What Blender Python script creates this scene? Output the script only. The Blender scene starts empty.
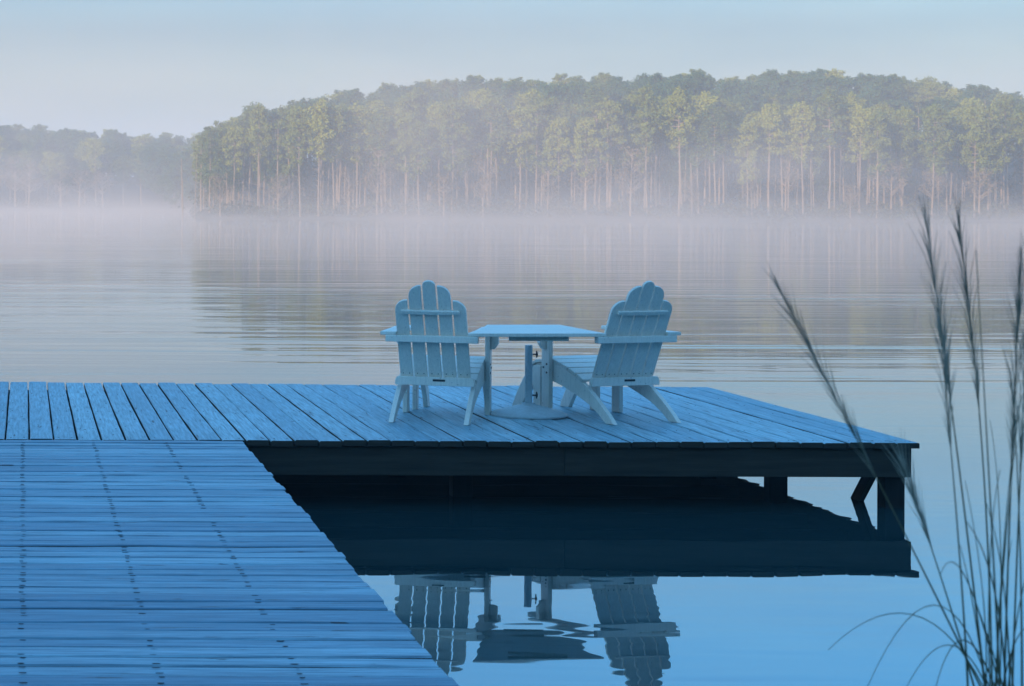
import bpy, bmesh, math, random
from mathutils import Vector, Matrix, Euler, noise
R = math.radians
random.seed(7)
scene = bpy.context.scene
COL = scene.collection

# ------------------------------------------------------------------ camera
F, PX0, PY0 = 2200.0, 24.0, 197.0
DECK, EYE = 0.427, 1.54
CAMZ = DECK + EYE
ROLL = R(0.22)
cam_rot = Matrix.Rotation(R(90), 3, 'X') @ Matrix.Rotation(ROLL, 3, 'Z')
cd = bpy.data.cameras.new('camera')
cam = bpy.data.objects.new('camera', cd)
COL.objects.link(cam)
cam.matrix_world = Matrix.Translation((0, 0, CAMZ)) @ cam_rot.to_4x4()
cd.sensor_width = 36.0
cd.lens = F / 1024 * 36
cd.shift_x = (512 - PX0) / 1024
cd.shift_y = -(343 - PY0) / 1024
cd.clip_start, cd.clip_end = 0.1, 5000
cd.dof.use_dof = True
cd.dof.focus_distance = 16.0
cd.dof.aperture_fstop = 11
scene.camera = cam

def ground_pt(px, py, z):
    """Where the photographed point at (px, py) stands, at height z."""
    d = cam_rot @ Vector(((px - PX0) / F, -(py - PY0) / F, -1))
    t = (z - CAMZ) / d.z
    return Vector((d.x * t, d.y * t, z))

# ------------------------------------------------------------------ helpers
def newmat(name):
    m = bpy.data.materials.new(name)
    m.use_nodes = True
    nt = m.node_tree
    b = nt.nodes['Principled BSDF']
    return m, nt, b

def N(nt, typ, **kw):
    n = nt.nodes.new(typ)
    for k, v in kw.items():
        if k in n.inputs.keys():
            n.inputs[k].default_value = v
        else:
            setattr(n, k, v)
    return n

def ramp(nt, src, stops):
    r = nt.nodes.new('ShaderNodeValToRGB')
    el = r.color_ramp.elements
    while len(el) < len(stops):
        el.new(0.5)
    for e, (p, c) in zip(el, stops):
        e.position = p
        e.color = (c, c, c, 1) if isinstance(c, (int, float)) else (*c, 1)
    nt.links.new(src, r.inputs[0])
    return r.outputs[0]

def mixc(nt, fac, a, b, mode='MIX'):
    m = nt.nodes.new('ShaderNodeMix')
    m.data_type = 'RGBA'
    m.blend_type = mode
    for sock, v in ((m.inputs[0], fac), (m.inputs[6], a), (m.inputs[7], b)):
        if isinstance(v, (int, float)):
            sock.default_value = v
        elif isinstance(v, tuple):
            sock.default_value = (*v, 1)
        else:
            nt.links.new(v, sock)
    return m.outputs[2]

def math_(nt, op, a, b=None, c=None):
    m = nt.nodes.new('ShaderNodeMath')
    m.operation = op
    for i, v in enumerate((a, b, c)):
        if v is None:
            continue
        if isinstance(v, (int, float)):
            m.inputs[i].default_value = v
        else:
            nt.links.new(v, m.inputs[i])
    return m.outputs[0]

def coords(nt, scale=(1, 1, 1), out='Object', loc=(0, 0, 0)):
    t = nt.nodes.new('ShaderNodeTexCoord')
    mp = nt.nodes.new('ShaderNodeMapping')
    mp.inputs['Scale'].default_value = scale
    mp.inputs['Location'].default_value = loc
    nt.links.new(t.outputs[out], mp.inputs[0])
    return mp.outputs[0]

def tex_noise(nt, vec, scale, detail=4, rough=0.5, dist=0.0):
    n = nt.nodes.new('ShaderNodeTexNoise')
    n.inputs['Scale'].default_value = scale
    n.inputs['Detail'].default_value = detail
    n.inputs['Roughness'].default_value = rough
    n.inputs['Distortion'].default_value = dist
    nt.links.new(vec, n.inputs['Vector'])
    return n.outputs[0]

def link_obj(name, data, parent=None):
    o = bpy.data.objects.new(name, data)
    COL.objects.link(o)
    if parent is not None:
        o.parent = parent
    return o

def empty(name, loc=(0, 0, 0), rz=0.0):
    o = link_obj(name, None)
    o.location = loc
    o.rotation_euler = (0, 0, rz)
    o.empty_display_size = 0.2
    return o

def tag(o, label=None, cat=None, group=None, kind=None):
    for k, v in (('label', label), ('category', cat), ('group', group), ('kind', kind)):
        if v:
            o[k] = v
    return o

def bm_obj(name, bm, mats, parent=None, smooth=False):
    me = bpy.data.meshes.new(name)
    bm.normal_update()
    bm.to_mesh(me)
    bm.free()
    for m in (mats if isinstance(mats, (list, tuple)) else [mats]):
        me.materials.append(m)
    if smooth:
        for p in me.polygons:
            p.use_smooth = True
    return link_obj(name, me, parent)

def copy_thing(src):
    c = src.copy()
    COL.objects.link(c)
    for ch in src.children:
        d = ch.copy()
        COL.objects.link(d)
        d.parent = c
        for g in ch.children:
            e = g.copy()
            COL.objects.link(e)
            e.parent = d
    return c

def add_prism(bm, outline, depth, to_world, bevel=0.004):
    """outline (list of 2D points) extruded by depth; to_world(u, v, w) -> Vector. Bevelled a little."""
    b2 = bmesh.new()
    lo = [b2.verts.new(to_world(u, v, -depth / 2)) for u, v in outline]
    hi = [b2.verts.new(to_world(u, v, depth / 2)) for u, v in outline]
    n = len(outline)
    b2.faces.new(lo[::-1])
    b2.faces.new(hi)
    for i in range(n):
        j = (i + 1) % n
        b2.faces.new((lo[i], lo[j], hi[j], hi[i]))
    bmesh.ops.recalc_face_normals(b2, faces=b2.faces)
    if bevel:
        ed = [e for e in b2.edges if len(e.link_faces) == 2 and e.calc_face_angle(0) > 0.6]
        bmesh.ops.bevel(b2, geom=ed, offset=bevel, segments=2, affect='EDGES', profile=0.6)
    me = bpy.data.meshes.new('tmp')
    b2.to_mesh(me)
    b2.free()
    bm.from_mesh(me)
    bpy.data.meshes.remove(me)

def add_box(bm, c, s, rot=None, bevel=0.004):
    M = Matrix.Translation(c) @ (rot.to_4x4() if rot is not None else Matrix.Identity(4))
    hx, hy = s[0] / 2, s[1] / 2
    add_prism(bm, [(-hx, -hy), (hx, -hy), (hx, hy), (-hx, hy)], s[2], lambda u, v, w: M @ Vector((u, v, w)), bevel)

def add_tube(bm, pts, radii, seg=8, cap=True):
    rings = []
    for i, p in enumerate(pts):
        p = Vector(p)
        a = Vector(pts[max(i - 1, 0)])
        b = Vector(pts[min(i + 1, len(pts) - 1)])
        t = (b - a).normalized()
        ref = Vector((1, 0, 0)) if abs(t.x) < 0.8 else Vector((0, 1, 0))
        u = t.cross(ref).normalized()
        v = t.cross(u)
        rings.append([bm.verts.new(p + radii[i] * (math.cos(2 * math.pi * k / seg) * u + math.sin(2 * math.pi * k / seg) * v)) for k in range(seg)])
    for r0, r1 in zip(rings, rings[1:]):
        for k in range(seg):
            bm.faces.new((r0[k], r0[(k + 1) % seg], r1[(k + 1) % seg], r1[k]))
    if cap:
        bm.faces.new(rings[0][::-1])
        bm.faces.new(rings[-1])

def add_lathe(bm, prof, seg=40):
    rings = []
    for r, z in prof:
        if r < 1e-5:
            rings.append([bm.verts.new((0, 0, z))])
        else:
            rings.append([bm.verts.new((r * math.cos(2 * math.pi * k / seg), r * math.sin(2 * math.pi * k / seg), z)) for k in range(seg)])
    for a, b in zip(rings, rings[1:]):
        for k in range(seg):
            k2 = (k + 1) % seg
            if len(a) == 1 and len(b) == 1:
                continue
            if len(a) == 1:
                bm.faces.new((a[0], b[k], b[k2]))
            elif len(b) == 1:
                bm.faces.new((a[k], a[k2], b[0]))
            else:
                bm.faces.new((a[k], a[k2], b[k2], b[k]))

# ------------------------------------------------------------------ materials
def deck_material(name, along, base_lo, base_hi, spec=0.35):
    m, nt, b = newmat(name)
    geo = nt.nodes.new('ShaderNodeNewGeometry')
    isl = geo.outputs['Random Per Island']
    sc = (3.0, 75, 75) if along == 'X' else (75, 3.0, 75)
    # every board gets its own stretch of grain
    comb = nt.nodes.new('ShaderNodeCombineXYZ')
    nt.links.new(math_(nt, 'MULTIPLY', isl, 37.0), comb.inputs[0])
    nt.links.new(math_(nt, 'MULTIPLY', isl, 91.0), comb.inputs[1])
    t = nt.nodes.new('ShaderNodeTexCoord')
    add = nt.nodes.new('ShaderNodeVectorMath')
    nt.links.new(t.outputs['Object'], add.inputs[0])
    nt.links.new(comb.outputs[0], add.inputs[1])
    mp = nt.nodes.new('ShaderNodeMapping')
    mp.inputs['Scale'].default_value = sc
    nt.links.new(add.outputs[0], mp.inputs[0])
    grain = tex_noise(nt, mp.outputs[0], 1.0, 6, 0.65, 0.3)
    mp2 = nt.nodes.new('ShaderNodeMapping')
    mp2.inputs['Scale'].default_value = (3.2, 26, 26) if along == 'X' else (26, 3.2, 26)
    nt.links.new(add.outputs[0], mp2.inputs[0])
    wear = tex_noise(nt, mp2.outputs[0], 1.0, 5, 0.6, 0.5)
    speck = tex_noise(nt, mp.outputs[0], 2.6, 3, 0.6)
    big = tex_noise(nt, coords(nt, (1, 1, 1)), 0.9, 3)
    col = mixc(nt, ramp(nt, isl, [(0, 0.0), (1, 1.0)]), base_lo, base_hi)
    col = mixc(nt, ramp(nt, grain, [(0.34, 0.85), (0.60, 0.0)]), col, tuple(c * 0.45 for c in base_lo))
    col = mixc(nt, ramp(nt, grain, [(0.58, 0.0), (0.78, 0.6)]), col, (0.42, 0.66, 0.80))
    col = mixc(nt, ramp(nt, big, [(0.35, 0.3), (0.65, 0.0)]), col, tuple(c * 0.6 for c in base_lo))
    # bare, dark, split wood where the paint has gone
    col = mixc(nt, ramp(nt, wear, [(0.645, 0.0), (0.68, 0.9)]), col, (0.035, 0.04, 0.05))
    col = mixc(nt, ramp(nt, speck, [(0.66, 0.0), (0.72, 0.7)]), col, (0.04, 0.045, 0.055))
    nt.links.new(col, b.inputs['Base Color'])
    b.inputs['Roughness'].default_value = 0.5
    b.inputs['Specular IOR Level'].default_value = spec
    bump = nt.nodes.new('ShaderNodeBump')
    bump.inputs['Strength'].default_value = 0.35
    bump.inputs['Distance'].default_value = 0.006
    nt.links.new(grain, bump.inputs['Height'])
    nt.links.new(bump.outputs[0], b.inputs['Normal'])
    return m

M_DECK = deck_material('painted_boards_lengthwise', 'Y', (0.23, 0.41, 0.51), (0.40, 0.60, 0.67))
M_WALK = deck_material('painted_boards_crosswise', 'X', (0.11, 0.24, 0.35), (0.34, 0.53, 0.63))

def wood_material(name, c0, c1, scale, rough=0.7):
    m, nt, b = newmat(name)
    v = coords(nt, scale)
    n = tex_noise(nt, v, 1.0, 5, 0.6, 0.4)
    nt.links.new(mixc(nt, n, c0, c1), b.inputs['Base Color'])
    b.inputs['Roughness'].default_value = rough
    b.inputs['Specular IOR Level'].default_value = 0.15
    bump = nt.nodes.new('ShaderNodeBump')
    bump.inputs['Strength'].default_value = 0.3
    bump.inputs['Distance'].default_value = 0.01
    nt.links.new(n, bump.inputs['Height'])
    nt.links.new(bump.outputs[0], b.inputs['Normal'])
    return m

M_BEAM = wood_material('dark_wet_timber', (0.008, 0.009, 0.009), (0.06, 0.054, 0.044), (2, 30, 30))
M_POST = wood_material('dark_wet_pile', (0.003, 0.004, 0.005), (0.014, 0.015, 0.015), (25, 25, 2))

m, nt, b = newmat('rusty_nail')
b.inputs['Base Color'].default_value = (0.05, 0.055, 0.07, 1)
b.inputs['Roughness'].default_value = 0.8
M_NAIL = m

m, nt, b = newmat('white_chair_paint')
v = coords(nt, (1, 1, 1))
n1 = tex_noise(nt, v, 7, 5, 0.6)
n2 = tex_noise(nt, v, 60, 3, 0.6)
n3 = tex_noise(nt, coords(nt, (90, 90, 7)), 1.0, 4, 0.6)
c = mixc(nt, ramp(nt, n1, [(0.35, 0.0), (0.7, 0.4)]), (0.86, 0.77, 0.69), (0.66, 0.60, 0.54))
c = mixc(nt, ramp(nt, n2, [(0.64, 0.0), (0.72, 0.6)]), c, (0.2, 0.20, 0.20))
c = mixc(nt, ramp(nt, n3, [(0.38, 0.2), (0.6, 0.0)]), c, (0.40, 0.38, 0.36))
nt.links.new(c, b.inputs['Base Color'])
b.inputs['Roughness'].default_value = 0.45
M_WHITE = m
m, nt, b = newmat('weathered_stand_metal')
v = coords(nt)
c = mixc(nt, ramp(nt, tex_noise(nt, v, 25, 5, 0.7), [(0.4, 0.0), (0.75, 0.6)]), (0.56, 0.62, 0.66), (0.36, 0.40, 0.42))
nt.links.new(c, b.inputs['Base Color'])
b.inputs['Roughness'].default_value = 0.5
M_STAND = m
m, nt, b = newmat('dark_plate')
b.inputs['Base Color'].default_value = (0.02, 0.025, 0.03, 1)
M_DARK = m

# ------------------------------------------------------------------ dock
PITCH = 0.153
def add_board(bm, p0, p1, width, thick, z_top, nseg=8, rng=random, mat=0):
    """one board from p0 to p1 (its centre line at the top face), slightly uneven"""
    p0, p1 = Vector(p0), Vector(p1)
    d = (p1 - p0)
    L = d.length
    d.normalize()
    s = Vector((-d.y, d.x, 0))
    ch = 0.006
    dz = rng.uniform(-0.0035, 0.0035)
    prof = [(-width / 2, -thick), (-width / 2, -ch), (-width / 2 + ch, 0), (width / 2 - ch, 0), (width / 2, -ch), (width / 2, -thick)]
    rings = []
    for k in range(nseg + 1):
        c = p0 + d * (L * k / nseg)
        off = rng.uniform(-0.0018, 0.0018)
        zz = z_top + dz + rng.uniform(-0.0015, 0.0015)
        cup = rng.uniform(-0.001, 0.002)
        ring = [bm.verts.new((c.x + s.x * (u + off), c.y + s.y * (u + off), zz + w + (cup if w == 0 else 0))) for u, w in prof]
        rings.append(ring)
    n = len(prof)
    fs = []
    for a, b in zip(rings, rings[1:]):
        for k in range(n):
            f = bm.faces.new((a[k], b[k], b[(k + 1) % n], a[(k + 1) % n]))
            f.material_index = 2 if k in (0, 4, 5) else mat
    for f in (bm.faces.new(rings[0]), bm.faces.new(rings[-1][::-1])):
        f.material_index = 2

def add_nail(bm, x, y, z, rx, ry, mat=1):
    vs = [bm.verts.new((x + rx * math.cos(k * math.pi / 4), y + ry * math.sin(k * math.pi / 4), z)) for k in range(8)]
    top = [bm.verts.new((v.co.x, v.co.y, z + 0.002)) for v in vs]
    f = bm.faces.new(top)
    f.material_index = mat
    for k in range(8):
        g = bm.faces.new((vs[k], vs[(k + 1) % 8], top[(k + 1) % 8], top[k]))
        g.material_index = mat

A = ground_pt(241.5, 440.5, DECK)          # inner corner of walkway and platform
FR = ground_pt(920, 442.7, DECK)         # front right corner of the platform
BR = ground_pt(709, 387.3, DECK)         # back right corner
BL = ground_pt(0, 382, DECK)
YF = (A.y + FR.y) / 2
YB_L, YB_R = BL.y, BR.y
X_LEFT = -3.2

platform = empty('dock_platform', (1.2, YF, 0))
tag(platform, 'blue painted dock platform with dark timber sides carrying the two white chairs', 'dock')
rng = random.Random(3)
bm = bmesh.new()
x = FR.x - PITCH / 2
slope_r = (BR.x - FR.x) / (BR.y - FR.y)
while x > X_LEFT:
    u = (x - X_LEFT) / (FR.x - X_LEFT)
    yb = YB_L + (YB_R - YB_L) * max(0, (x + 0.1) / FR.x)
    tilt = slope_r * max(0, min(1, (x - 1.5) / 4.0))
    w = PITCH - rng.uniform(0.008, 0.014)
    y0 = YF + rng.uniform(-0.006, 0.012)
    y1 = yb + rng.uniform(-0.015, 0.015)
    add_board(bm, (x - 1.2, y0 - YF, 0), (x - 1.2 + tilt * (y1 - y0), y1 - YF, 0), w, 0.036, DECK, 9, rng)
    for jy in (0.09, 0.68, 1.27, 1.86, 2.45, 3.04):
        for sx in (-0.042, 0.042):
            if rng.random() < 0.6:
                add_nail(bm, x - 1.2 + sx + tilt * jy, jy + rng.uniform(-0.02, 0.02), DECK + 0.001, rng.uniform(0.003, 0.005), rng.uniform(0.003, 0.008))
    x -= PITCH
bm_obj('deck_boards', bm, [M_DECK, M_NAIL, M_BEAM], platform)

def beam(name, p0, p1, w, h, parent, mat=M_BEAM):
    """rectangular timber from p0 to p1 (centre line), w across and h tall, local to its parent"""
    p0, p1 = Vector(p0), Vector(p1)
    d = (p1 - p0)
    q = d.to_track_quat('X', 'Z').to_matrix()
    bm = bmesh.new()
    add_box(bm, (0, 0, 0), (d.length, w, h), None, 0.004)
    o = bm_obj(name, bm, mat, parent)
    o.matrix_local = Matrix.Translation((p0 + p1) / 2) @ q.to_4x4()
    return o

px0 = 1.2
FTOP = DECK - 0.040
xf0, xf1 = A.x + 0.0, FR.x - 0.045
# the front fascia is two boards butted end to end; the others single
joint = ground_pt(583, 460, 0.28).x
xj = 3.45
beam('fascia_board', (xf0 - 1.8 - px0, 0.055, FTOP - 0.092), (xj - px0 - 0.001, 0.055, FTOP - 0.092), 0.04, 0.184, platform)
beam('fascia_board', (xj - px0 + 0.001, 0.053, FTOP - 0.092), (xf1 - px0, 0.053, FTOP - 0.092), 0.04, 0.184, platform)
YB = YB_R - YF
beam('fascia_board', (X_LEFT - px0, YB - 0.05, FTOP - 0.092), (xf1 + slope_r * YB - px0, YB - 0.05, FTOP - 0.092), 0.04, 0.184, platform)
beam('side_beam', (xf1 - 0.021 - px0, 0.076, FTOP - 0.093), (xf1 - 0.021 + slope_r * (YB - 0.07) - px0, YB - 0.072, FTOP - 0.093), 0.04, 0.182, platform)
for fy in (0.75, 1.5, 2.25, 3.0):
    beam('joist', (X_LEFT + 0.05 - px0, fy, FTOP - 0.075), (xf1 - 0.14 - px0, fy, FTOP - 0.075), 0.04, 0.145, platform)
for px_, fy in ((5.52 + 0.0, 0.15), (5.38, 1.75), (5.30, 3.1), (2.9, 0.6), (2.9, 3.1), (0.5, 0.6), (0.5, 3.1), (-1.9, 3.1)):
    if fy == 0.15:
        px_ = ground_pt(892, 500, 0.1).x
        px_ = (892 - PX0) / F * (YF + fy)
    bm = bmesh.new()
    add_box(bm, (0, 0, 0), (0.13, 0.13, 1.9), None, 0.008)
    o = bm_obj('pile', bm, M_POST, platform)
    o.location = (px_ - px0, fy, FTOP - 0.19 - 0.95 + (0.0 if fy != 0.15 else 0.004))
brace_x = (868 - PX0) / F * (YF + 0.3)
beam('cross_brace', (brace_x - px0 - 0.02, 0.12, FTOP - 0.12), (brace_x - px0 + 0.10, 1.55, -0.75), 0.04, 0.10, platform)

walkway = empty('dock_walkway', (0.2, YF, 0))
tag(walkway, 'blue boardwalk of narrow crosswise planks with rows of dark nail heads', 'walkway')
bm = bmesh.new()
y = YF - 0.075
rng = random.Random(11)
xr0, xl0 = A.x, -1.05
joists = [-0.93, -0.46, 0.0, 0.445, 0.90, 1.30]
while y > -1.6:
    p = 0.146
    w = p - rng.choice((0.008, 0.012, 0.016, 0.02, 0.028))
    xr = xr0 - 0.001 * (YF - y) + rng.uniform(-0.007, 0.008)
    add_board(bm, (xl0 - 0.2, y - YF, 0), (xr - 0.2, y + rng.uniform(-0.002, 0.002) - YF, 0), w, 0.036, DECK - 0.004, 6, rng)
    for jx in joists[:-1]:
        for sy in (-0.05, 0.04):
            if rng.random() < 0.88:
                add_nail(bm, jx - 0.2 + rng.uniform(-0.006, 0.006), y + sy + rng.uniform(-.004, .004) - YF, DECK - 0.003, rng.uniform(0.008, 0.014), rng.uniform(0.0025, 0.0055))
    y -= p
bm_obj('deck_boards', bm, [M_WALK, M_NAIL, M_BEAM], walkway)
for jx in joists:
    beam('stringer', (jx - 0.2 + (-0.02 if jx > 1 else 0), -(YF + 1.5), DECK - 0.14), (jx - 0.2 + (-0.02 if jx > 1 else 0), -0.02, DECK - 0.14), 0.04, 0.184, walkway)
for jy in (3.0, 6.0, 9.0, 12.0):
    for jx in (-0.85, 1.19):
        bm = bmesh.new()
        add_box(bm, (0, 0, 0), (0.13, 0.13, 1.8), None, 0.008)
        o = bm_obj('pile', bm, M_POST, walkway)
        o.location = (jx - 0.2, jy - YF, DECK - 0.235 - 0.9)

# ------------------------------------------------------------------ chairs
def arc(cx, cy, r, a0, a1, n=7):
    return [(cx + r * math.cos(R(a0 + (a1 - a0) * k / n)), cy + r * math.sin(R(a0 + (a1 - a0) * k / n))) for k in range(n + 1)]

LEAN = R(25)
def make_chair():
    root = empty('adirondack_chair')
    W = M_WHITE
    # back plane: origin at its foot, u across, v up the lean, w out of the plane
    b0 = Vector((0, 0.13, 0.275))
    up = Vector((0, -math.sin(LEAN), math.cos(LEAN)))
    out = Vector((0, math.cos(LEAN), math.sin(LEAN)))
    def back(u, v, w):
        return b0 + Vector((u, 0, 0)) + up * v + out * w
    sw, gap = 0.088, 0.0115
    tops = [0.626, 0.738, 0.776, 0.738, 0.626]
    for i in range(5):
        c = (i - 2) * (sw + gap)
        l, r_, t = c - sw / 2, c + sw / 2, tops[i]
        if i == 2:
            ol = [(l, 0), (r_, 0)] + [(c + sw / 2 * math.cos(R(a)), t - 0.035 + 0.035 * math.sin(R(a))) for a in range(0, 181, 20)]
        elif i in (0, 1):
            ra = 0.082
            ol = [(l, 0), (r_, 0), (r_, t)] + [(l + ra - ra * math.sin(R(a)) , t - ra + ra * math.cos(R(a))) for a in range(0, 91, 15)]
        else:
            ra = 0.082
            ol = [(l, 0), (r_, 0)] + [(r_ - ra + ra * math.cos(R(a)), t - ra + ra * math.sin(R(a))) for a in range(0, 91, 15)] + [(l, t)]
        bm = bmesh.new()
        add_prism(bm, ol, 0.02, back, 0.003)
        for du in (-0.022, 0.022):
            for vv in (0.055,):
                q = Matrix.Rotation(LEAN, 3, 'X')
                add_box(bm, back(c + du, vv, -0.0105 if vv < 0.3 else -0.0352), (0.006, 0.002, 0.006), q, 0)
        bm.faces.ensure_lookup_table()
        for f in bm.faces[-12:]:
            f.material_index = 1
        bm_obj('back_slat', bm, [W, M_DARK], root)
    # upper batten, bowed, behind the slats
    bm = bmesh.new()
    pts = [(-0.20, 0.005), (-0.20, -0.018), (-0.1, -0.022), (0, -0.023), (0.1, -0.022), (0.20, -0.018), (0.20, 0.005)]
    add_prism(bm, [(u, v + 0.552) for u, v in pts], 0.024, lambda u, v, w: back(u, v, w - 0.0225), 0.003)
    bm_obj('back_batten', bm, W, root)
    # rail at arm height behind the back
    bm = bmesh.new()
    add_box(bm, (0, -0.042, 0.570), (0.635, 0.05, 0.046), None, 0.005)
    bm_obj('arm_rail', bm, W, root)
    # lower back rail with its small dark plate
    bm = bmesh.new()
    add_prism(bm, [(-0.275, 0.24), (0.275, 0.24), (0.275, 0.272), (0.262, 0.299), (-0.262, 0.299), (-0.275, 0.272)], 0.036, lambda u, v, w: Vector((u, 0.092 + w, v)), 0.004)
    o = bm_obj('lower_rail', bm, W, root)
    bm = bmesh.new()
    add_box(bm, (0.03, 0.0725, 0.277), (0.085, 0.004, 0.014), None, 0.001)
    bm_obj('maker_plate', bm, M_DARK, o)
    # curved side boards that end as the rear legs
    side = [(0.665, 0.39), (0.55, 0.372), (0.40, 0.335), (0.27, 0.292), (0.15, 0.235), (0.0, 0.14), (-0.12, 0.055), (-0.185, 0.0),
            (-0.085, 0.0), (0.0, 0.055), (0.12, 0.115), (0.27, 0.165), (0.45, 0.215), (0.58, 0.24), (0.665, 0.25)]
    for sx in (-1, 1):
        bm = bmesh.new()
        add_prism(bm, side, 0.034, lambda u, v, w: Vector((sx * 0.256 + w, u, v)), 0.004)
        bm_obj('rear_leg', bm, W, root)
    # upright front legs with arm brackets
    for sx in (-1, 1):
        bm = bmesh.new()
        add_box(bm, (sx * 0.2925, 0.61, 0.296), (0.034, 0.095, 0.592), None, 0.004)
        leg = bm_obj('front_leg', bm, W, root)
        bm = bmesh.new()
        add_prism(bm, [(0, 0.591), (0.055, 0.591), (0.055, 0.51), (0.028, 0.47), (0, 0.465)], 0.036, lambda u, v, w: Vector((sx * (0.3105 + u), 0.61 + w, v)), 0.003)
        bm_obj('arm_bracket', bm, W, leg)
        for zz, yy in ((0.36, 0.59), (0.335, 0.63), (0.30, 0.59)):
            bm = bmesh.new()
            add_box(bm, (sx * 0.311, yy, zz), (0.006, 0.013, 0.013), None, 0.002)
            bm_obj('bolt', bm, M_DARK, leg)
    # arms
    arm = [(-0.055, -0.06), (0.055, -0.06), (0.062, 0.3), (0.075, 0.58)] + [(0.015 + 0.06 * math.cos(R(a)), 0.71 + 0.05 * math.sin(R(a))) for a in range(0, 91, 18)] + \
          [(-0.02 + 0.05 * math.cos(R(a)), 0.71 + 0.05 * math.sin(R(a))) for a in range(90, 181, 18)] + [(-0.065, 0.54), (-0.055, 0.3)]
    for sx in (-1, 1):
        bm = bmesh.new()
        add_prism(bm, [(sx * (u + 0.30), v) for u, v in (arm if sx > 0 else arm[::-1])], 0.025, lambda u, v, w: Vector((u, v, 0.6055 + w)), 0.005)
        bm_obj('arm', bm, W, root)
    # seat slats
    line = [(0.20, 0.262), (0.27, 0.292), (0.40, 0.335), (0.55, 0.372), (0.665, 0.39)]
    def seat_z(yv):
        for (a, za), (c2, zc) in zip(line, line[1:]):
            if yv <= c2:
                return za + (zc - za) * (yv - a) / (c2 - a)
        return line[-1][1]
    for k in range(5):
        yc = 0.235 + k * 0.097
        z0, z1 = seat_z(yc - 0.044), seat_z(yc + 0.044)
        ang = math.atan2(z1 - z0, 0.088)
        bm = bmesh.new()
        add_box(bm, (0, yc, (z0 + z1) / 2 + 0.0125), (0.545, 0.089, 0.02), Matrix.Rotation(ang, 3, 'X'), 0.004)
        bm_obj('seat_slat', bm, W, root)
    bm = bmesh.new()
    add_box(bm, (0, 0.682, 0.335), (0.575, 0.022, 0.115), None, 0.004)
    bm_obj('front_apron', bm, W, root)
    return root

def place_on_deck(o, p, ang):
    o.location = (p.x, p.y, DECK + 0.002)
    o.rotation_euler = (0, 0, R(ang))

rear1 = (ground_pt(388, 422.2, DECK) + ground_pt(467.5, 424.7, DECK)) / 2
rear2 = (ground_pt(613, 424.6, DECK) + ground_pt(674, 422.4, DECK)) / 2
chair1 = make_chair()
chair2 = copy_thing(chair1)
def place_chair(o, rear, ang):
    f = Vector((-math.sin(R(ang)), math.cos(R(ang)), 0))
    place_on_deck(o, rear + f * 0.135, ang)
place_chair(chair1, rear1 + Vector((0.012, 0, 0)), -20)
place_chair(chair2, rear2 + Vector((0.0, 0, 0)), 19)
tag(chair1, 'white slat-backed garden chair left of the table, its back square to the viewer', 'chair', 'white garden chairs on the dock')
tag(chair2, 'white slat-backed garden chair right of the table, turned so its left side shows', 'chair', 'white garden chairs on the dock')

# footstools in front of the chairs
def make_stool():
    root = empty('footstool')
    W = M_WHITE
    outer = [(0.0, 0.362), (0.08, 0.352), (0.16, 0.312), (0.24, 0.236), (0.31, 0.13), (0.365, 0.03), (0.372, 0.0),
             (0.275, 0.0), (0.22, 0.095), (0.15, 0.175), (0.08, 0.222), (0.0, 0.25)]
    for sx in (-1, 1):
        bm = bmesh.new()
        add_prism(bm, outer, 0.034, lambda u, v, w: Vector((sx * 0.225 + w, u, v)), 0.004)
        bm_obj('curved_leg', bm, W, root)
        bm = bmesh.new()
        add_box(bm, (sx * 0.259, 0.045, 0.17), (0.033, 0.08, 0.34), None, 0.004)
        bm_obj('straight_leg', bm, W, root)
    tops = [(0.045, 0.361, -6), (0.135, 0.331, -27)]
    for yc, z, a in tops:
        bm = bmesh.new()
        add_box(bm, (0, yc, z + 0.0125), (0.52, 0.086, 0.02), Matrix.Rotation(R(a), 3, 'X'), 0.004)
        bm_obj('top_slat', bm, W, root)
    return root
def local_pt(ch, x, y):
    c, s = math.cos(ch.rotation_euler.z), math.sin(ch.rotation_euler.z)
    return Vector((ch.location.x + c * x - s * y, ch.location.y + s * x + c * y, 0))
st1 = make_stool()
st2 = copy_thing(st1)
place_on_deck(st1, local_pt(chair1, 0.0, 0.76), -20)
place_on_deck(st2, local_pt(chair2, -0.02, 0.725), 26)
tag(st1, 'white footstool mostly hidden behind the left chair, only its legs showing below', 'footstool', 'white footstools in front of the chairs')
tag(st2, 'white footstool in front of the right chair, its curved leg showing under the table', 'footstool', 'white footstools in front of the chairs')

# connecting table resting on the inner arms of the two chairs
ZT = DECK + 0.6205
nl, nr = ground_pt(474, 333.8, ZT + 0.034), ground_pt(606, 333.8, ZT + 0.034)
fl, fr = ground_pt(487, 325.0, ZT + 0.034), ground_pt(560, 325.0, ZT + 0.034)
ctr = (nl + nr + fl + fr) / 4
table = empty('side_table', (ctr.x, ctr.y, ZT + 0.003))
tag(table, 'white wedge-shaped slatted table bridging the arms of the two white chairs', 'table')
def quad_strip(a0, a1):
    """board of the table top between fractions a0 and a1 from near to far"""
    p = [nl.lerp(fl, a0), nr.lerp(fr, a0), nr.lerp(fr, a1), nl.lerp(fl, a1)]
    return [(q.x - ctr.x, q.y - ctr.y) for q in p]
for k in range(7):
    bm = bmesh.new()
    add_prism(bm, quad_strip(k / 7 + 0.003, (k + 1) / 7 - 0.003), 0.024, lambda u, v, w: Vector((u, v, 0.022 + w)), 0.004)
    bm_obj('top_slat', bm, M_WHITE, table)
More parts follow.
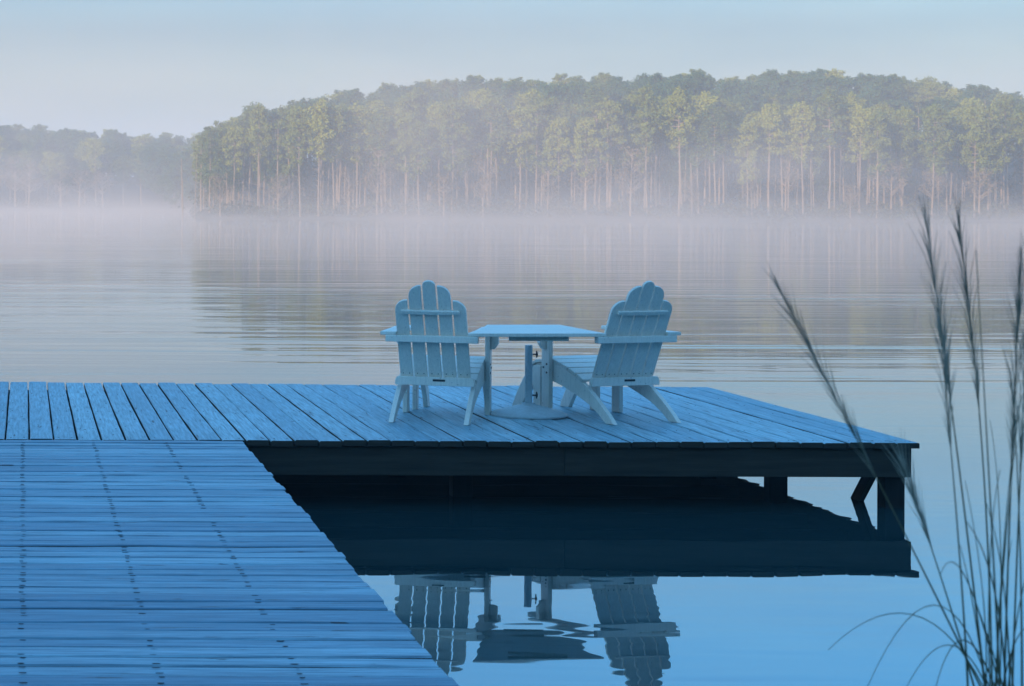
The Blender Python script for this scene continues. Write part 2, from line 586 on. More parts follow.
for a, i0, i1 in ((0.08, 0.27, 0.73), (0.92, 0.25, 0.75)):
    p, q = nl.lerp(fl, a).lerp(nr.lerp(fr, a), i0) - ctr, nl.lerp(fl, a).lerp(nr.lerp(fr, a), i1) - ctr
    bm = bmesh.new()
    add_box(bm, (0, 0, 0), ((q - p).length, 0.03, 0.03), None, 0.003)
    o = bm_obj('cross_batten', bm, M_WHITE, table)
    o.location = ((p.x + q.x) / 2, (p.y + q.y) / 2, -0.006)

# umbrella stand under the table
sp = ground_pt(528.5, 416, DECK)
stand = empty('umbrella_stand', (sp.x, sp.y, DECK + 0.003))
tag(stand, 'empty umbrella stand with round domed foot and upright tube under the table', 'umbrella stand')
bm = bmesh.new()
add_lathe(bm, [(0, 0.0), (0.262, 0.0), (0.27, 0.006), (0.268, 0.016), (0.23, 0.032), (0.15, 0.056), (0.08, 0.073), (0.05, 0.078), (0.045, 0.09), (0, 0.09)], 48)
bm_obj('foot', bm, M_STAND, stand, True)
bm = bmesh.new()
add_tube(bm, [(0, 0, 0.08), (0, 0, 0.50)], [0.026, 0.026], 20)
bm_obj('tube', bm, M_STAND, stand, False)
for z in (0.145, 0.435):
    bm = bmesh.new()
    add_tube(bm, [(0.02, 0, z), (0.052, 0, z)], [0.005, 0.005], 8)
    add_tube(bm, [(0.050, 0, z), (0.053, 0, z), (0.062, 0, z), (0.064, 0, z)], [0.006, 0.016, 0.016, 0.008], 10)
    add_box(bm, (0.056, 0, z), (0.008, 0.012, 0.048), None, 0.002)
    bm_obj('knob', bm, M_DARK, stand)

# ------------------------------------------------------------------ terrain and water
def far_shore(x):
    """distance of the far shoreline at x"""
    t = max(0.0, min(1.0, (x - 14.0) / 2.6))
    t = t * t * (3 - 2 * t)
    wob = 3.0 * noise.noise(Vector((x * 0.045, 3.1, 0))) + 1.2 * noise.noise(Vector((x * 0.2, 7.7, 0)))
    return 340 + (207 - 340) * t + wob

PROFILE = [(-200, 120), (0, 122), (60, 126), (130, 131), (195, 135), (235, 116), (270, 104), (330, 91), (380, 84), (440, 77), (520, 73), (620, 72), (700, 71), (830, 68), (880, 72), (930, 78), (975, 84), (1024, 90), (1150, 94), (1500, 98)]
def interp(tab, x):
    for (a, va), (b_, vb) in zip(tab, tab[1:]):
        if a <= x <= b_:
            return va + (vb - va) * (x - a) / (b_ - a)
    return tab[0][1] if x < tab[0][0] else tab[-1][1]
TREE_H = 8.4
def ridge(x):
    """ground height of the right hill's ridge (about 300 m out)"""
    px = PX0 + x / 267 * F
    top = CAMZ + (PY0 + 0.0038 * (px - PX0) - interp(PROFILE, px)) / F * 267
    return max(0.4, top - TREE_H)
def far_z(x, y):
    s = y - far_shore(x)
    if y < 340 and x < 0.0795 * y:          # the cove between the two shores
        s = y - 340
    elif x > 12 and y >= 300:
        s = max(0.5, min(s, y - 340 + 40 * (1 - (y - 300) / 40) if y < 340 else y - 340))
    if s < 0:
        return max(-1.5, s * 0.2)
    bank = 0.7 * (1 - math.exp(-s / 2.5))
    if x > 12 and y < 300:
        r = min(1.0, s / 60)
        h = bank + (ridge(x) - 0.7) * (r * r * (3 - 2 * r)) if ridge(x) > 0.7 else bank
    else:
        r = min(1.0, s / 70)
        h = bank + 5.0 * (r * r * (3 - 2 * r)) + 1.4 * max(0, min(1, (20 - x) / 30)) * r
    return h + 0.25 * noise.noise(Vector((x * 0.1, y * 0.1, 1)))

def grid_mesh(name, xs, ys, zf, mat):
    bm = bmesh.new()
    vs = [[bm.verts.new((x, y, zf(x, y))) for x in xs] for y in ys]
    for j in range(len(ys) - 1):
        for i in range(len(xs) - 1):
            bm.faces.new((vs[j][i], vs[j][i + 1], vs[j + 1][i + 1], vs[j + 1][i]))
    return tag(bm_obj(name, bm, mat, None, True), kind='structure')

m, nt, b = newmat('leaf_litter')
v = coords(nt)
c = mixc(nt, tex_noise(nt, v, 0.35, 6, 0.65), (0.07, 0.05, 0.03), (0.16, 0.115, 0.07))
c = mixc(nt, ramp(nt, tex_noise(nt, v, 0.12, 4), [(0.5, 0.0), (0.62, 0.7)]), c, (0.04, 0.05, 0.02))
nt.links.new(c, b.inputs['Base Color'])
b.inputs['Roughness'].default_value = 0.95
M_LITTER = m
xs = [-320 + 8 * i for i in range(36)] + [-32 + 2.5 * i for i in range(76)] + [158 + 8 * i for i in range(26)]
ys = [195 + 2.5 * i for i in range(40)] + [295 + 7 * i for i in range(5)] + [330 + 4 * i for i in range(30)] + [450 + 30 * i for i in range(14)]
grid_mesh('far_shore', xs, ys, far_z, M_LITTER)

m, nt, b = newmat('near_bank_turf')
v = coords(nt)
c = mixc(nt, tex_noise(nt, v, 1.5, 6, 0.65), (0.05, 0.06, 0.025), (0.11, 0.09, 0.05))
nt.links.new(c, b.inputs['Base Color'])
b.inputs['Roughness'].default_value = 0.95
def near_z(x, y):
    n = 0.08 * noise.noise(Vector((x * 0.5, y * 0.5, 0)))
    edge = 6.2 + 0.5 * noise.noise(Vector((x * 0.3, 0, 0))) - 0.6 * max(0, abs(x) - 8) * 0.1
    s = edge - y
    if s < 0:
        return -1.2 * (1 - math.exp(s / 2.0)) + n * 0.3
    z = 0.055 * s + n * min(1, s / 3)
    if y < -3:  # unseen hill behind the viewer, added to keep the low sun off the dock
        t = min(1, (-3 - y) / 57)
        z += 20.5 * (t * t * (3 - 2 * t)) + t * 3 * noise.noise(Vector((x * 0.03, y * 0.03, 4)))
    return z
xs = [-260 + 20 * i for i in range(12)] + [-20 + 0.8 * i for i in range(51)] + [40 + 20 * i for i in range(12)]
ys = [-140 + 8 * i for i in range(16)] + [-12 + 0.8 * i for i in range(31)]
grid_mesh('near_bank_and_shade_hill', xs, ys, near_z, m)

# water: calm close by, low long ripples out in the middle
m, nt, b = newmat('lake_water')
b.inputs['Base Color'].default_value = (0.010, 0.038, 0.044, 1)
b.inputs['Roughness'].default_value = 0.015
b.inputs['IOR'].default_value = 1.9
b.inputs['Specular Tint'].default_value = (0.80, 0.93, 1.0, 1)
geo = nt.nodes.new('ShaderNodeNewGeometry')
sep = nt.nodes.new('ShaderNodeSeparateXYZ')
nt.links.new(geo.outputs['Position'], sep.inputs[0])
def pmap(sc, loc=(0, 0, 0), rz=0):
    mp = nt.nodes.new('ShaderNodeMapping')
    mp.inputs['Scale'].default_value = sc
    mp.inputs['Location'].default_value = loc
    mp.inputs['Rotation'].default_value = (0, 0, rz)
    nt.links.new(geo.outputs['Position'], mp.inputs[0])
    return mp.outputs[0]
fine = tex_noise(nt, pmap((1.1, 3.6, 1)), 1.0, 1, 0.5, 0.2)           # gentle wobble everywhere
swell = tex_noise(nt, pmap((0.10, 1.05, 1), rz=R(3)), 1.0, 2, 0.45, 0.4)  # long-crested ripples
patch = tex_noise(nt, pmap((0.028, 0.085, 1), loc=(4.3, 1.7, 0)), 1.0, 2, 0.5)
pm = ramp(nt, patch, [(0.36, 0.25), (0.70, 1.0)])
far_in = nt.nodes.new('ShaderNodeMapRange')
far_in.inputs[1].default_value = 19.0
far_in.inputs[2].default_value = 30.0
nt.links.new(sep.outputs[1], far_in.inputs[0])
sw_amp = math_(nt, 'MULTIPLY', pm, far_in.outputs[0])
h = math_(nt, 'ADD', math_(nt, 'MULTIPLY', fine, 0.0013), math_(nt, 'MULTIPLY', math_(nt, 'MULTIPLY', swell, sw_amp), 0.032))
bump = nt.nodes.new('ShaderNodeBump')
bump.inputs['Strength'].default_value = 1.0
bump.inputs['Distance'].default_value = 1.0
nt.links.new(h, bump.inputs['Height'])
nt.links.new(bump.outputs[0], b.inputs['Normal'])
bm = bmesh.new()
vs = [bm.verts.new(p) for p in ((-1500, -60, 0), (1500, -60, 0), (1500, 2500, 0), (-1500, 2500, 0))]
bm.faces.new(vs)
tag(bm_obj('lake_water', bm, m), kind='structure')

# ------------------------------------------------------------------ trees
def leaf_material(name, c0, c1, c2):
    m, nt, b = newmat(name)
    oi = nt.nodes.new('ShaderNodeObjectInfo')
    geo = nt.nodes.new('ShaderNodeNewGeometry')
    c = mixc(nt, oi.outputs['Random'], c0, c1)
    c = mixc(nt, ramp(nt, geo.outputs['Random Per Island'], [(0.3, 0.0), (1.0, 0.35)]), c, c2)
    nt.links.new(c, b.inputs['Base Color'])
    b.inputs['Roughness'].default_value = 0.75
    b.inputs['Specular IOR Level'].default_value = 0.2
    return m
M_PINE = leaf_material('pine_needles', (0.035, 0.07, 0.015), (0.22, 0.225, 0.018), (0.20, 0.205, 0.025))
M_WOOD = leaf_material('shaded_wood_needles', (0.035, 0.075, 0.025), (0.035, 0.075, 0.025), (0.075, 0.115, 0.025))
M_BROWN = leaf_material('bare_twigs', (0.13, 0.085, 0.05), (0.19, 0.13, 0.075), (0.10, 0.10, 0.04))
M_UNDER = leaf_material('undergrowth_leaves', (0.06, 0.065, 0.025), (0.06, 0.065, 0.025), (0.14, 0.09, 0.05))
m, nt, b = newmat('pine_bark')
v = coords(nt, (3, 3, 0.6))
c = mixc(nt, tex_noise(nt, v, 1.0, 4), (0.16, 0.11, 0.075), (0.36, 0.26, 0.19))
nt.links.new(c, b.inputs['Base Color'])
b.inputs['Roughness'].default_value = 0.9
M_BARK = m

def rand_dir(rng):
    z = rng.uniform(-1, 1)
    a = rng.uniform(0, 2 * math.pi)
    s = math.sqrt(1 - z * z)
    return Vector((s * math.cos(a), s * math.sin(a), z))

def add_leaf(bm, p, rng, size, flat=0.0):
    n = rand_dir(rng)
    n.z = n.z * (1 - flat) + flat
    n.normalize()
    u = n.orthogonal().normalized()
    u = Matrix.Rotation(rng.uniform(0, 6.28), 3, n) @ u
    v = n.cross(u)
    s = size * rng.uniform(0.6, 1.4)
    bm.faces.new([bm.verts.new(p + q) for q in (u * s * 0.5, v * s * 0.32, -u * s * 0.5, -v * s * 0.32)])

def add_clump(bm, c, r, rz, n, rng, size):
    for _ in range(n):
        d = rand_dir(rng) * (rng.random() ** 0.45)
        add_leaf(bm, c + Vector((d.x * r, d.y * r, d.z * rz)), rng, size, 0.2)

def crown_env(f):
    return 0.5 + 1.4 * f if f < 0.35 else math.sqrt(max(0.06, 1 - ((f - 0.35) / 0.68) ** 2))

def make_pine(seed, H, crown_from, spread, dens, kind='pine'):
    rng = random.Random(seed)
    root = empty('pine_tree' if kind == 'pine' else 'bare_tree')
    tb, cb = bmesh.new(), bmesh.new()
    lean = Vector((rng.uniform(-.025, .025), rng.uniform(-.025, .025), 0))
    def axis(z):
        return Vector((lean.x * z + 0.06 * math.sin(z * 0.7 + seed), lean.y * z, z))
    r0 = 0.105 if kind == 'pine' else 0.12
    zs = [-0.5, 0, 0.8, H * 0.25, H * 0.5, H * 0.75, H * 0.97]
    add_tube(tb, [axis(z) for z in zs], [r0 * 1.35, r0 * 1.2, r0, r0 * 0.85, r0 * 0.65, r0 * 0.4, r0 * 0.1], 7)
    if kind == 'pine':
        z = H * crown_from
        while z < H * 0.99:
            f = (z - H * crown_from) / (H * (1 - crown_from))
            env = spread * crown_env(f)
            k = rng.choice((1, 2, 2, 3)) if f > 0.35 else rng.choice((0, 1, 1, 2))
            a0 = rng.uniform(0, 6.28)
            for i in range(k):
                if rng.random() < 0.12:
                    continue
                a = a0 + 6.28 * i / k + rng.uniform(-.5, .5)
                rr = env * rng.uniform(0.45, 1.05)
                rise = rr * rng.uniform(0.05, 0.4) * (1 if f > 0.3 else 0.5)
                tip = axis(z) + Vector((math.cos(a) * rr, math.sin(a) * rr, rise))
                mid = axis(z) + Vector((math.cos(a) * rr * .5, math.sin(a) * rr * .5, rise * 0.35))
                add_tube(tb, [axis(z), mid, tip], [0.05, 0.035, 0.015], 4, False)
                cr = rng.uniform(0.45, 0.75)
                add_clump(cb, tip, cr, cr * rng.uniform(0.6, 1.0), int(62 * dens), rng, 0.28)
                if rr > 0.8:
                    add_clump(cb, mid + Vector((0, 0, 0.1)), cr * 0.6, cr * 0.4, int(28 * dens), rng, 0.28)
            z += rng.uniform(0.26, 0.52)
        add_clump(cb, axis(H * 0.965), 0.75, 0.45, int(60 * dens), rng, 0.28)
        for _ in range(34):            # small tufts that close the crown
            f = rng.random() ** (0.5 if crown_from > 0.4 else 0.8)
            env = spread * crown_env(f)
            a, rr = rng.uniform(0, 6.28), env * rng.uniform(0.2, 0.95)
            z = H * crown_from + f * H * (1 - crown_from)
            add_clump(cb, axis(z) + Vector((math.cos(a) * rr, math.sin(a) * rr, rng.uniform(0, .3))), rng.uniform(.35, .6), rng.uniform(.35, .6), int(34 * dens), rng, 0.27)
        # a few dead stubs on the clean bole
        for _ in range(5):
            z = H * rng.uniform(0.25, crown_from)
            a = rng.uniform(0, 6.28)
            l = rng.uniform(0.4, 1.2)
            add_tube(tb, [axis(z), axis(z) + Vector((math.cos(a) * l, math.sin(a) * l, l * 0.25))], [0.03, 0.01], 4, False)
        leafm = M_PINE
    else:
        for _ in range(26):
            z = H * rng.uniform(0.3, 0.95)
            a = rng.uniform(0, 6.28)
            l = spread * rng.uniform(0.5, 1.1) * (1.2 - z / H)+0.3
            tip = axis(z) + Vector((math.cos(a) * l, math.sin(a) * l, l * rng.uniform(0.5, 1.1)))
            mid = axis(z).lerp(tip, 0.5) + Vector((0, 0, -0.1))
            add_tube(tb, [axis(z), mid, tip], [0.045, 0.03, 0.01], 4, False)
            add_clump(cb, tip, 0.7, 0.7, int(16 * dens), rng, 0.22)
            add_clump(cb, mid, 0.6, 0.5, int(8 * dens), rng, 0.2)
        leafm = M_BROWN
    bm_obj('trunk', tb, M_BARK, root)
    bm_obj('crown', cb, leafm, root)
    return root

protos = [make_pine(11, 12.5, 0.46, 1.7, 1.0), make_pine(12, 11.5, 0.50, 1.9, 1.1), make_pine(13, 13.0, 0.52, 1.7, 0.9),
          make_pine(14, 12.0, 0.42, 1.8, 1.0), make_pine(17, 13.2, 0.56, 1.7, 1.0), make_pine(19, 12.4, 0.34, 1.8, 0.8)]
backs = [make_pine(15, 12.2, 0.40, 2.4, 0.9), make_pine(16, 11.5, 0.30, 2.1, 0.8), make_pine(18, 12.6, 0.36, 2.1, 1.0),
         make_pine(20, 12.0, 0.45, 2.2, 1.0)]
bares = [make_pine(31, 7.5, 0.4, 2.0, 1.0, 'bare'), make_pine(32, 6.0, 0.4, 1.8, 1.0, 'bare')]
used = set()
rng = random.Random(5)
def room(x, y):
    """how tall a tree may grow at (x, y) before it would top the hill's outline"""
    px = PX0 + x / y * F
    return CAMZ + (PY0 + 0.0038 * (px - PX0) - interp(PROFILE, px)) / F * y - far_z(x, y)
def plant(src, x, y, sc, wide, label, cat, group):
    o = src if src.name not in used else copy_thing(src)
    used.add(src.name)
    o.location = (x, y, far_z(x, y) - 0.05)
    o.rotation_euler = (0, 0, rng.uniform(0, 6.28))
    o.scale = (sc * wide * rng.uniform(0.92, 1.08),) * 2 + (sc,)
    tag(o, label, cat, group)
def row(x0, x1, n, s0, s1, sc0, sc1, choices, label, cat, group, wide=1.0, fill=False, shore=None):
    for i in range(n):
        x = x0 + (x1 - x0) * (i + rng.uniform(0.05, 0.95)) / n
        y = (shore or far_shore(x)) + rng.uniform(s0, s1)
        top = room(x, y) / 12.3
        sc = rng.uniform(sc0, sc1)
        if fill:
            sc = top * rng.uniform(0.9, 1.03)
        sc = max(0.45, min(sc, top * rng.uniform(0.93, 1.0)))
        plant(rng.choice(choices), x, y, sc, wide, label, cat, group)
G_F = 'sunlit pines at the edge of the far shore'
L_F = 'tall pine with a bare pale trunk at the water edge of the far hill'
G_B = 'pines climbing the far hill'
L_B = 'green pine crown rising behind the shoreline pines on the far hill'
G_R = 'pines along the far ridge'
L_R = 'dark pine whose crown forms the skyline of the far hill'
G_L = 'pines on the distant left shore'
L_L = 'hazy blue-green pine on the distant low shore at far left'
row(17, 105, 62, 1.5, 6, 0.68, 0.9, protos, L_F, 'tree', G_F)
row(17.5, 105, 42, 7, 15, 0.7, 0.88, protos + backs[:1], L_B, 'tree', G_B, 1.05)
row(19, 107, 36, 17, 28, 0.68, 0.8, backs, L_B, 'tree', G_B, 1.12)
row(20, 112, 38, 31, 44, 0.6, 0.7, backs, L_R, 'tree', G_R, 1.2)
row(21.5, 117, 54, 50, 62, 0.6, 0.7, backs, L_R, 'tree', G_R, 1.2, True)
row(-38, 31, 24, 3, 9, 0.65, 0.82, protos, L_L, 'tree', G_L, 1.3, False, 340)
row(-38, 33, 18, 17, 32, 0.65, 0.8, backs, L_L, 'tree', G_L, 1.3, False, 340)
row(-38, 35, 26, 44, 58, 0.65, 0.8, backs, L_L, 'tree', G_L, 1.3, True, 340)
row(18, 104, 18, 0.8, 4, 0.5, 0.9, bares, 'small leafless brownish tree at the foot of the far shore pines', 'tree', 'bare trees along the far shore')
row(-34, 13, 14, 1, 4, 0.8, 1.2, bares, 'rusty brown leafless tree on the distant low shore at far left', 'tree', 'bare trees on the distant left shore', 1.3)

# the rest of the wood behind and between them, one mass of crowns
import numpy as np
def crown_arrays(o):
    me = [c for c in o.children if c.name.startswith('crown')][0].data
    co = np.empty(len(me.vertices) * 3, dtype=np.float32)
    me.vertices.foreach_get('co', co)
    return co.reshape(-1, 3)[: (len(me.vertices) // 4) * 4]
arrs = [crown_arrays(o) for o in backs]
parts = []
def mass(n, x0, x1, y0, y1, fsc, wide):
    for _ in range(n):
        x, y = rng.uniform(x0, x1), rng.uniform(y0, y1)
        if y < 300 and x < 0.079 * y + 1.0:
            continue
        a = arrs[rng.randrange(len(arrs))]
        sc = min(0.95, room(x, y) / 12.3) * fsc * rng.uniform(0.86, 1.0)
        t = rng.uniform(0, 6.28)
        q = a[rng.randrange(2) * 4::1] if False else a
        c_, s_ = math.cos(t) * sc * wide, math.sin(t) * sc * wide
        parts.append(np.stack([q[:, 0] * c_ - q[:, 1] * s_ + x, q[:, 0] * s_ + q[:, 1] * c_ + y, q[:, 2] * sc + far_z(x, y)], axis=1))
mass(190, 18, 117, 226, 274, 0.96, 1.2)
mass(60, 18, 106, 222, 236, 0.74, 1.15)
mass(40, 19, 33, 300, 345, 0.9, 1.2)
mass(14, 17.5, 27, 212, 232, 0.55, 1.2)
mass(150, -40, 37, 348, 402, 0.97, 1.15)
mass(150, -40, 34, 344, 372, 0.66, 1.4)
mass(60, -2, 24, 358, 392, 0.72, 1.4)
mass(60, 17, 106, 214, 228, 0.50, 1.1)
allv = np.concatenate(parts).astype(np.float32)
nq = len(allv) // 4
me = bpy.data.meshes.new('woodland')
me.vertices.add(nq * 4)
me.vertices.foreach_set('co', allv.ravel())
me.loops.add(nq * 4)
me.loops.foreach_set('vertex_index', np.arange(nq * 4, dtype=np.int32))
me.polygons.add(nq)
me.polygons.foreach_set('loop_start', np.arange(0, nq * 4, 4, dtype=np.int32))
me.update(calc_edges=True)
me.materials.append(M_WOOD)
tag(link_obj('woodland', me), kind='stuff')
bm = bmesh.new()
for _ in range(260):
    x, y = rng.uniform(16.5, 108), rng.uniform(210, 236)
    z = far_z(x, y)
    hh = min(room(x, y) * 0.85, rng.uniform(5.5, 9.5))
    lx, ly = rng.uniform(-.25, .25), rng.uniform(-.2, .2)
    r = rng.uniform(0.035, 0.085)
    add_tube(bm, [(x, y, z - 0.2), (x + lx * 0.5 + rng.uniform(-.05, .05), y, z + hh * 0.5), (x + lx, y + ly, z + hh)], [r * 1.2, r, r * 0.4], 5, False)
tag(bm_obj('thin_trunks', bm, M_BARK), kind='stuff')

# undergrowth: nobody could count it
bm = bmesh.new()
for _ in range(1700):
    left = rng.random() < 0.22
    x = rng.uniform(-42, 12) if left else rng.uniform(18.5, 110)
    s = rng.uniform(0.3, 60) if rng.random() < 0.7 else rng.uniform(0.3, 6)
    y = far_shore(x) + s
    hh = rng.uniform(0.4, 1.3) + (rng.uniform(0, 2.0) if s > 12 else 0)
    z = far_z(x, y)
    for k in range(int(12 + hh * 8)):
        p = Vector((x + rng.gauss(0, 0.6), y + rng.gauss(0, 0.6), z + hh * rng.random()))
        add_leaf(bm, p, rng, 0.3)
tag(bm_obj('undergrowth', bm, M_UNDER), kind='stuff')

# ------------------------------------------------------------------ tall grass beside the walkway
m, nt, b = newmat('dry_grass')
v = coords(nt, (1, 1, 1))
c = mixc(nt, tex_noise(nt, v, 6, 4), (0.05, 0.06, 0.035), (0.15, 0.15, 0.09))
nt.links.new(c, b.inputs['Base Color'])
b.inputs['Roughness'].default_value = 0.7
M_GRASS = m
m, nt, b = newmat('grass_plume')
c = mixc(nt, tex_noise(nt, coords(nt), 20, 3), (0.18, 0.17, 0.14), (0.34, 0.31, 0.25))
nt.links.new(c, b.inputs['Base Color'])
b.inputs['Roughness'].default_value = 0.9
M_PLUME = m
GY = 4.2
gx = (1000 - PX0) / F * GY
clump = empty('tall_grass', (gx, GY, near_z(gx, GY)))
tag(clump, 'clump of tall dry grass with feathery seed heads right of the dock', 'grass')
base = Vector(clump.location)
def bez(p0, p1, p2, n):
    return [(1 - t) ** 2 * p0 + 2 * t * (1 - t) * p1 + t * t * p2 for t in [k / n for k in range(n + 1)]]
def pix(px, py, y):
    d = cam_rot @ Vector(((px - PX0) / F, -(py - PY0) / F, -1))
    return Vector((d.x * y / d.y, y, CAMZ + d.z * y / d.y))
rng = random.Random(21)
# (foot x, knee, tip, plume share)
stalks = [((968, 690), (962, 560), (940, 330), 0.3), ((1022, 690), (1022, 520), (1012, 380), 0.0), ((985, 686), (955, 420), (926, 222), 0.42), ((992, 686), (988, 430), (958, 222), 0.45), ((1000, 690), (992, 520), (976, 250), 0.0),
          ((980, 686), (900, 520), (778, 288), 0.45), ((1004, 700), (1010, 470), (1021, 262), 0.5), ((1012, 700), (1018, 500), (1032, 230), 0.5),
          ((975, 690), (950, 600), (905, 470), 0.35), ((996, 690), (1000, 560), (1016, 420), 0.0)]
for i, ((fx, fy), (kx, ky), (tx, ty), pl) in enumerate(stalks):
    dy = rng.uniform(-0.25, 0.25)
    p2, p1, p0 = pix(tx, ty, GY + dy + rng.uniform(-.15, .15)), pix(kx, ky, GY + dy), pix(fx, fy, GY + dy * 0.4)
    root_ = base + Vector(((p0.x - base.x) * 0.7, (p0.y - base.y) * 0.5, -0.05))
    pts = [root_, root_.lerp(p0, 0.5) + Vector((0, 0, 0.02))] + bez(p0, p1, p2, 14)
    pts = [q - base for q in pts]
    n = len(pts)
    bm = bmesh.new()
    add_tube(bm, pts, [0.0023 * (1 - 0.72 * k / (n - 1)) for k in range(n)], 6)
    st = bm_obj('stalk', bm, M_GRASS, clump, True)
    if pl:
        bm = bmesh.new()
        curve = bez(p0, p1, p2, 60)
        st_k = int(60 * (1 - pl))
        for k in range(st_k, 60):
            f = (k - st_k) / (60 - st_k)
            env = math.sin(math.pi * min(1, f * 0.9 + 0.1)) ** 0.7
            t = (curve[min(k + 1, 60)] - curve[k - 1]).normalized()
            for _ in range(2):
                a = rng.uniform(0, 6.28)
                sd = Vector((math.cos(a), math.sin(a) , 0))
                sd = (sd - t * sd.dot(t)).normalized()
                L = (0.04 + 0.045 * env) * rng.uniform(0.6, 1.2)
                q0 = curve[k] - base
                q1 = q0 + t * L * 0.8 + sd * L * 0.08 * (0.4 + env)
                q2 = q0 + t * L * 1.5 + sd * L * 0.24 * (0.4 + env) + Vector((0, 0, -0.004))
                add_tube(bm, [q0, q1, q2], [0.0005, 0.0008, 0.0002], 3, False)
        bm_obj('plume', bm, M_PLUME, st)
# arching leaf blades
blades = [((985, 690), (920, 560), (828, 650)), ((990, 690), (940, 520), (866, 690)), ((988, 690), (950, 600), (905, 690)), ((996, 690), (960, 590), (935, 690)),
          ((990, 690), (985, 540), (1000, 470)), ((1000, 690), (1005, 500), (990, 420)), ((1006, 690), (1000, 560), (965, 520)), ((1000, 690), (960, 520), (940, 575)),
          ((1008, 690), (1020, 560), (1050, 520)), ((985, 690), (975, 600), (960, 545)), ((1010, 690), (1008, 560), (985, 500)), ((1002, 690), (1020, 600), (1040, 640)),
          ((995, 690), (1002, 560), (1022, 380)), ((986, 690), (990, 600), (965, 480)), ((1014, 690), (1000, 600), (1012, 540)), ((1004, 690), (990, 640), (975, 600))]
for i, (a, k, c) in enumerate(blades):
    dy = rng.uniform(-0.3, 0.3)
    p0, p1, p2 = pix(*a, GY + dy * 0.3), pix(*k, GY + dy), pix(*c, GY + dy * 1.4)
    root_ = base + Vector(((p0.x - base.x) * 0.7, (p0.y - base.y) * 0.5, -0.05))
    pts = [root_, root_.lerp(p0, 0.5)] + bez(p0, p1, p2, 14)
    pts = [q - base for q in pts]
    n = len(pts)
    bm = bmesh.new()
    wd = rng.uniform(0.001, 0.002)
    add_tube(bm, pts, [wd * (1 - 0.8 * j / (n - 1)) + 0.0003 for j in range(n)], 5)
    bm_obj('blade', bm, M_GRASS, clump, True)

# ------------------------------------------------------------------ air
def volume_box(name, x0, x1, y0, y1, z0, z1):
    bm = bmesh.new()
    bmesh.ops.create_cube(bm, size=1)
    for v_ in bm.verts:
        v_.co = Vector(((x0 + x1) / 2 + v_.co.x * (x1 - x0), (y0 + y1) / 2 + v_.co.y * (y1 - y0), (z0 + z1) / 2 + v_.co.z * (z1 - z0)))
    m = bpy.data.materials.new(name)
    m.use_nodes = True
    nt = m.node_tree
    nt.nodes.remove(nt.nodes['Principled BSDF'])
    pv = nt.nodes.new('ShaderNodeVolumePrincipled')
    nt.links.new(pv.outputs[0], nt.nodes['Material Output'].inputs['Volume'])
    o = bm_obj(name, bm, m)
    tag(o, kind='stuff')
    return o, m, nt, pv
hz, m, nt, pv = volume_box('haze', -1600, 1600, -200, 2600, -3, 40)
pv.inputs['Color'].default_value = (0.78, 0.88, 1.0, 1)
pv.inputs['Density'].default_value = 0.0011
pv.inputs['Anisotropy'].default_value = 0.0

# low mist lying on the water, thinning upwards, with wisps
ms, m, nt, pv = volume_box('haze', -140, 190, 10, 350, 0.04, 13.0)
pv.inputs['Color'].default_value = (1.0, 0.85, 0.77, 1)
pv.inputs['Anisotropy'].default_value = 0.0
geo = nt.nodes.new('ShaderNodeNewGeometry')
sep = nt.nodes.new('ShaderNodeSeparateXYZ')
nt.links.new(geo.outputs['Position'], sep.inputs[0])
mp = nt.nodes.new('ShaderNodeMapping')
mp.inputs['Scale'].default_value = (0.042, 0.02, 0.11)
nt.links.new(geo.outputs['Position'], mp.inputs[0])
nz = tex_noise(nt, mp.outputs[0], 1.0, 3, 0.55, 0.6)
low = math_(nt, 'POWER', 2.718, math_(nt, 'MULTIPLY', sep.outputs[2], -1 / 1.0))
high = math_(nt, 'POWER', 2.718, math_(nt, 'MULTIPLY', sep.outputs[2], -1 / 7.5))
wisp = ramp(nt, nz, [(0.50, 0.0), (0.66, 1.0)])
yr = nt.nodes.new('ShaderNodeMapRange')
yr.interpolation_type = 'SMOOTHSTEP'
yr.inputs[1].default_value = 12
yr.inputs[2].default_value = 60
nt.links.new(sep.outputs[1], yr.inputs[0])
d_low = math_(nt, 'MULTIPLY', low, 0.0095)
d_w = math_(nt, 'MULTIPLY', math_(nt, 'MULTIPLY', high, wisp), 0.013)
dens = math_(nt, 'MULTIPLY', math_(nt, 'ADD', d_low, d_w), yr.outputs[0])
nt.links.new(dens, pv.inputs['Density'])

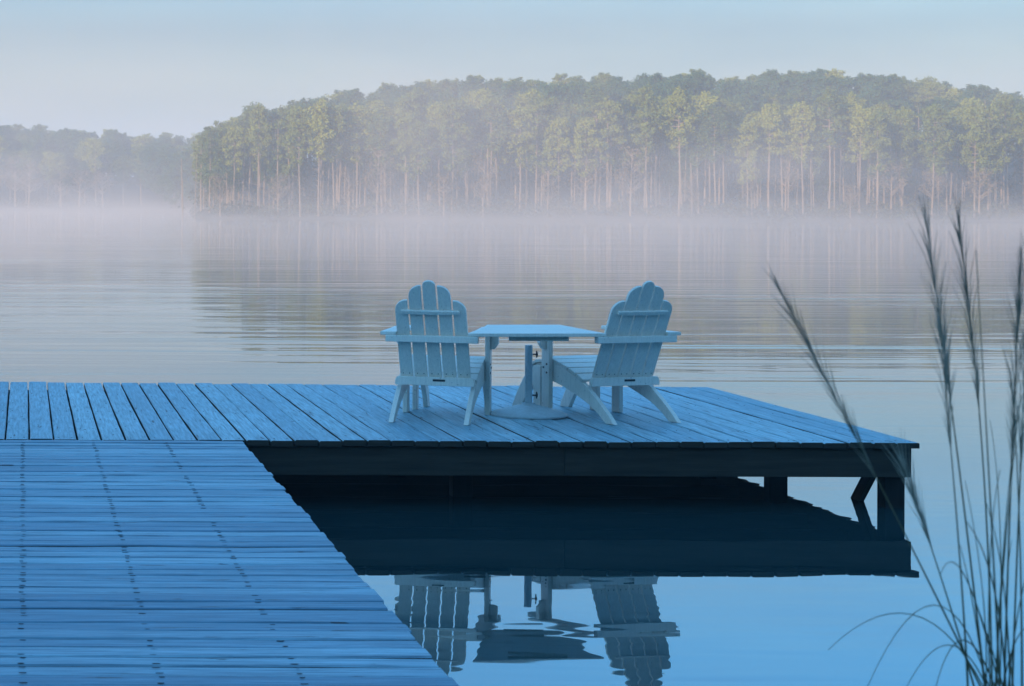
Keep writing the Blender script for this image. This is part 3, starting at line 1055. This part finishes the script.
# ------------------------------------------------------------------ light
SUN_EL, SUN_AZ = R(10), R(220)      # the sun stands low behind the viewer
world = bpy.data.worlds.new('World')
scene.world = world
world.use_nodes = True
nt = world.node_tree
bg = nt.nodes['Background']
sky = nt.nodes.new('ShaderNodeTexSky')
sky.sky_type = 'NISHITA'
sky.sun_disc = False
sky.sun_elevation = SUN_EL
sky.sun_rotation = SUN_AZ
sky.air_density = 1.2
sky.dust_density = 0.6
sky.ozone_density = 3.0
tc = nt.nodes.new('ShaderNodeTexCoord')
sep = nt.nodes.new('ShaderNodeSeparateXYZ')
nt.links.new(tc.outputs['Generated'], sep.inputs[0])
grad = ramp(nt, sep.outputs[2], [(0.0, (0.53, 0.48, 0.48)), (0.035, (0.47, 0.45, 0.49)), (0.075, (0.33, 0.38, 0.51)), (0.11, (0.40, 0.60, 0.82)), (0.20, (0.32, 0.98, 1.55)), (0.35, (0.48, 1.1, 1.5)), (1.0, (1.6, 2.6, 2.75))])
cl = nt.nodes.new('ShaderNodeMapping')          # thin high cloud
cl.inputs['Scale'].default_value = (2.2, 2.2, 16)
nt.links.new(tc.outputs['Generated'], cl.inputs[0])
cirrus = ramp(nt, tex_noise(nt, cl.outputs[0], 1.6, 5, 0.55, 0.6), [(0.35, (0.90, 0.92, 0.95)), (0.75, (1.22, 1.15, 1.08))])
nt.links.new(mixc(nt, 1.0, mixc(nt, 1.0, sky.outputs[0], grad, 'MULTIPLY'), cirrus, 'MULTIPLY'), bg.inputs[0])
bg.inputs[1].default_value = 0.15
sd = bpy.data.lights.new('sun', 'SUN')
sd.energy = 5.0
sd.angle = R(0.5)
sd.color = (1.0, 0.76, 0.53)
sun = bpy.data.objects.new('sun', sd)
COL.objects.link(sun)
sdir = Vector((math.sin(SUN_AZ) * math.cos(SUN_EL), math.cos(SUN_AZ) * math.cos(SUN_EL), math.sin(SUN_EL)))
sun.rotation_euler = sdir.to_track_quat('Z', 'Y').to_euler()
sun.location = sdir * 50

# ------------------------------------------------------------------ render settings
scene.view_settings.view_transform = 'Standard'
scene.view_settings.look = 'None'
scene.view_settings.exposure = 0.82
scene.view_settings.gamma = 1
scene.render.engine = 'CYCLES'
c = scene.cycles
c.use_denoising = True
try:
    c.denoiser = 'OPENIMAGEDENOISE'
except Exception:
    pass
c.max_bounces = 8
c.volume_bounces = 1
c.diffuse_bounces = 3
c.glossy_bounces = 4
c.transparent_max_bounces = 8
c.volume_step_rate = 0.3
c.volume_max_steps = 256
c.caustics_reflective = False
c.caustics_refractive = False
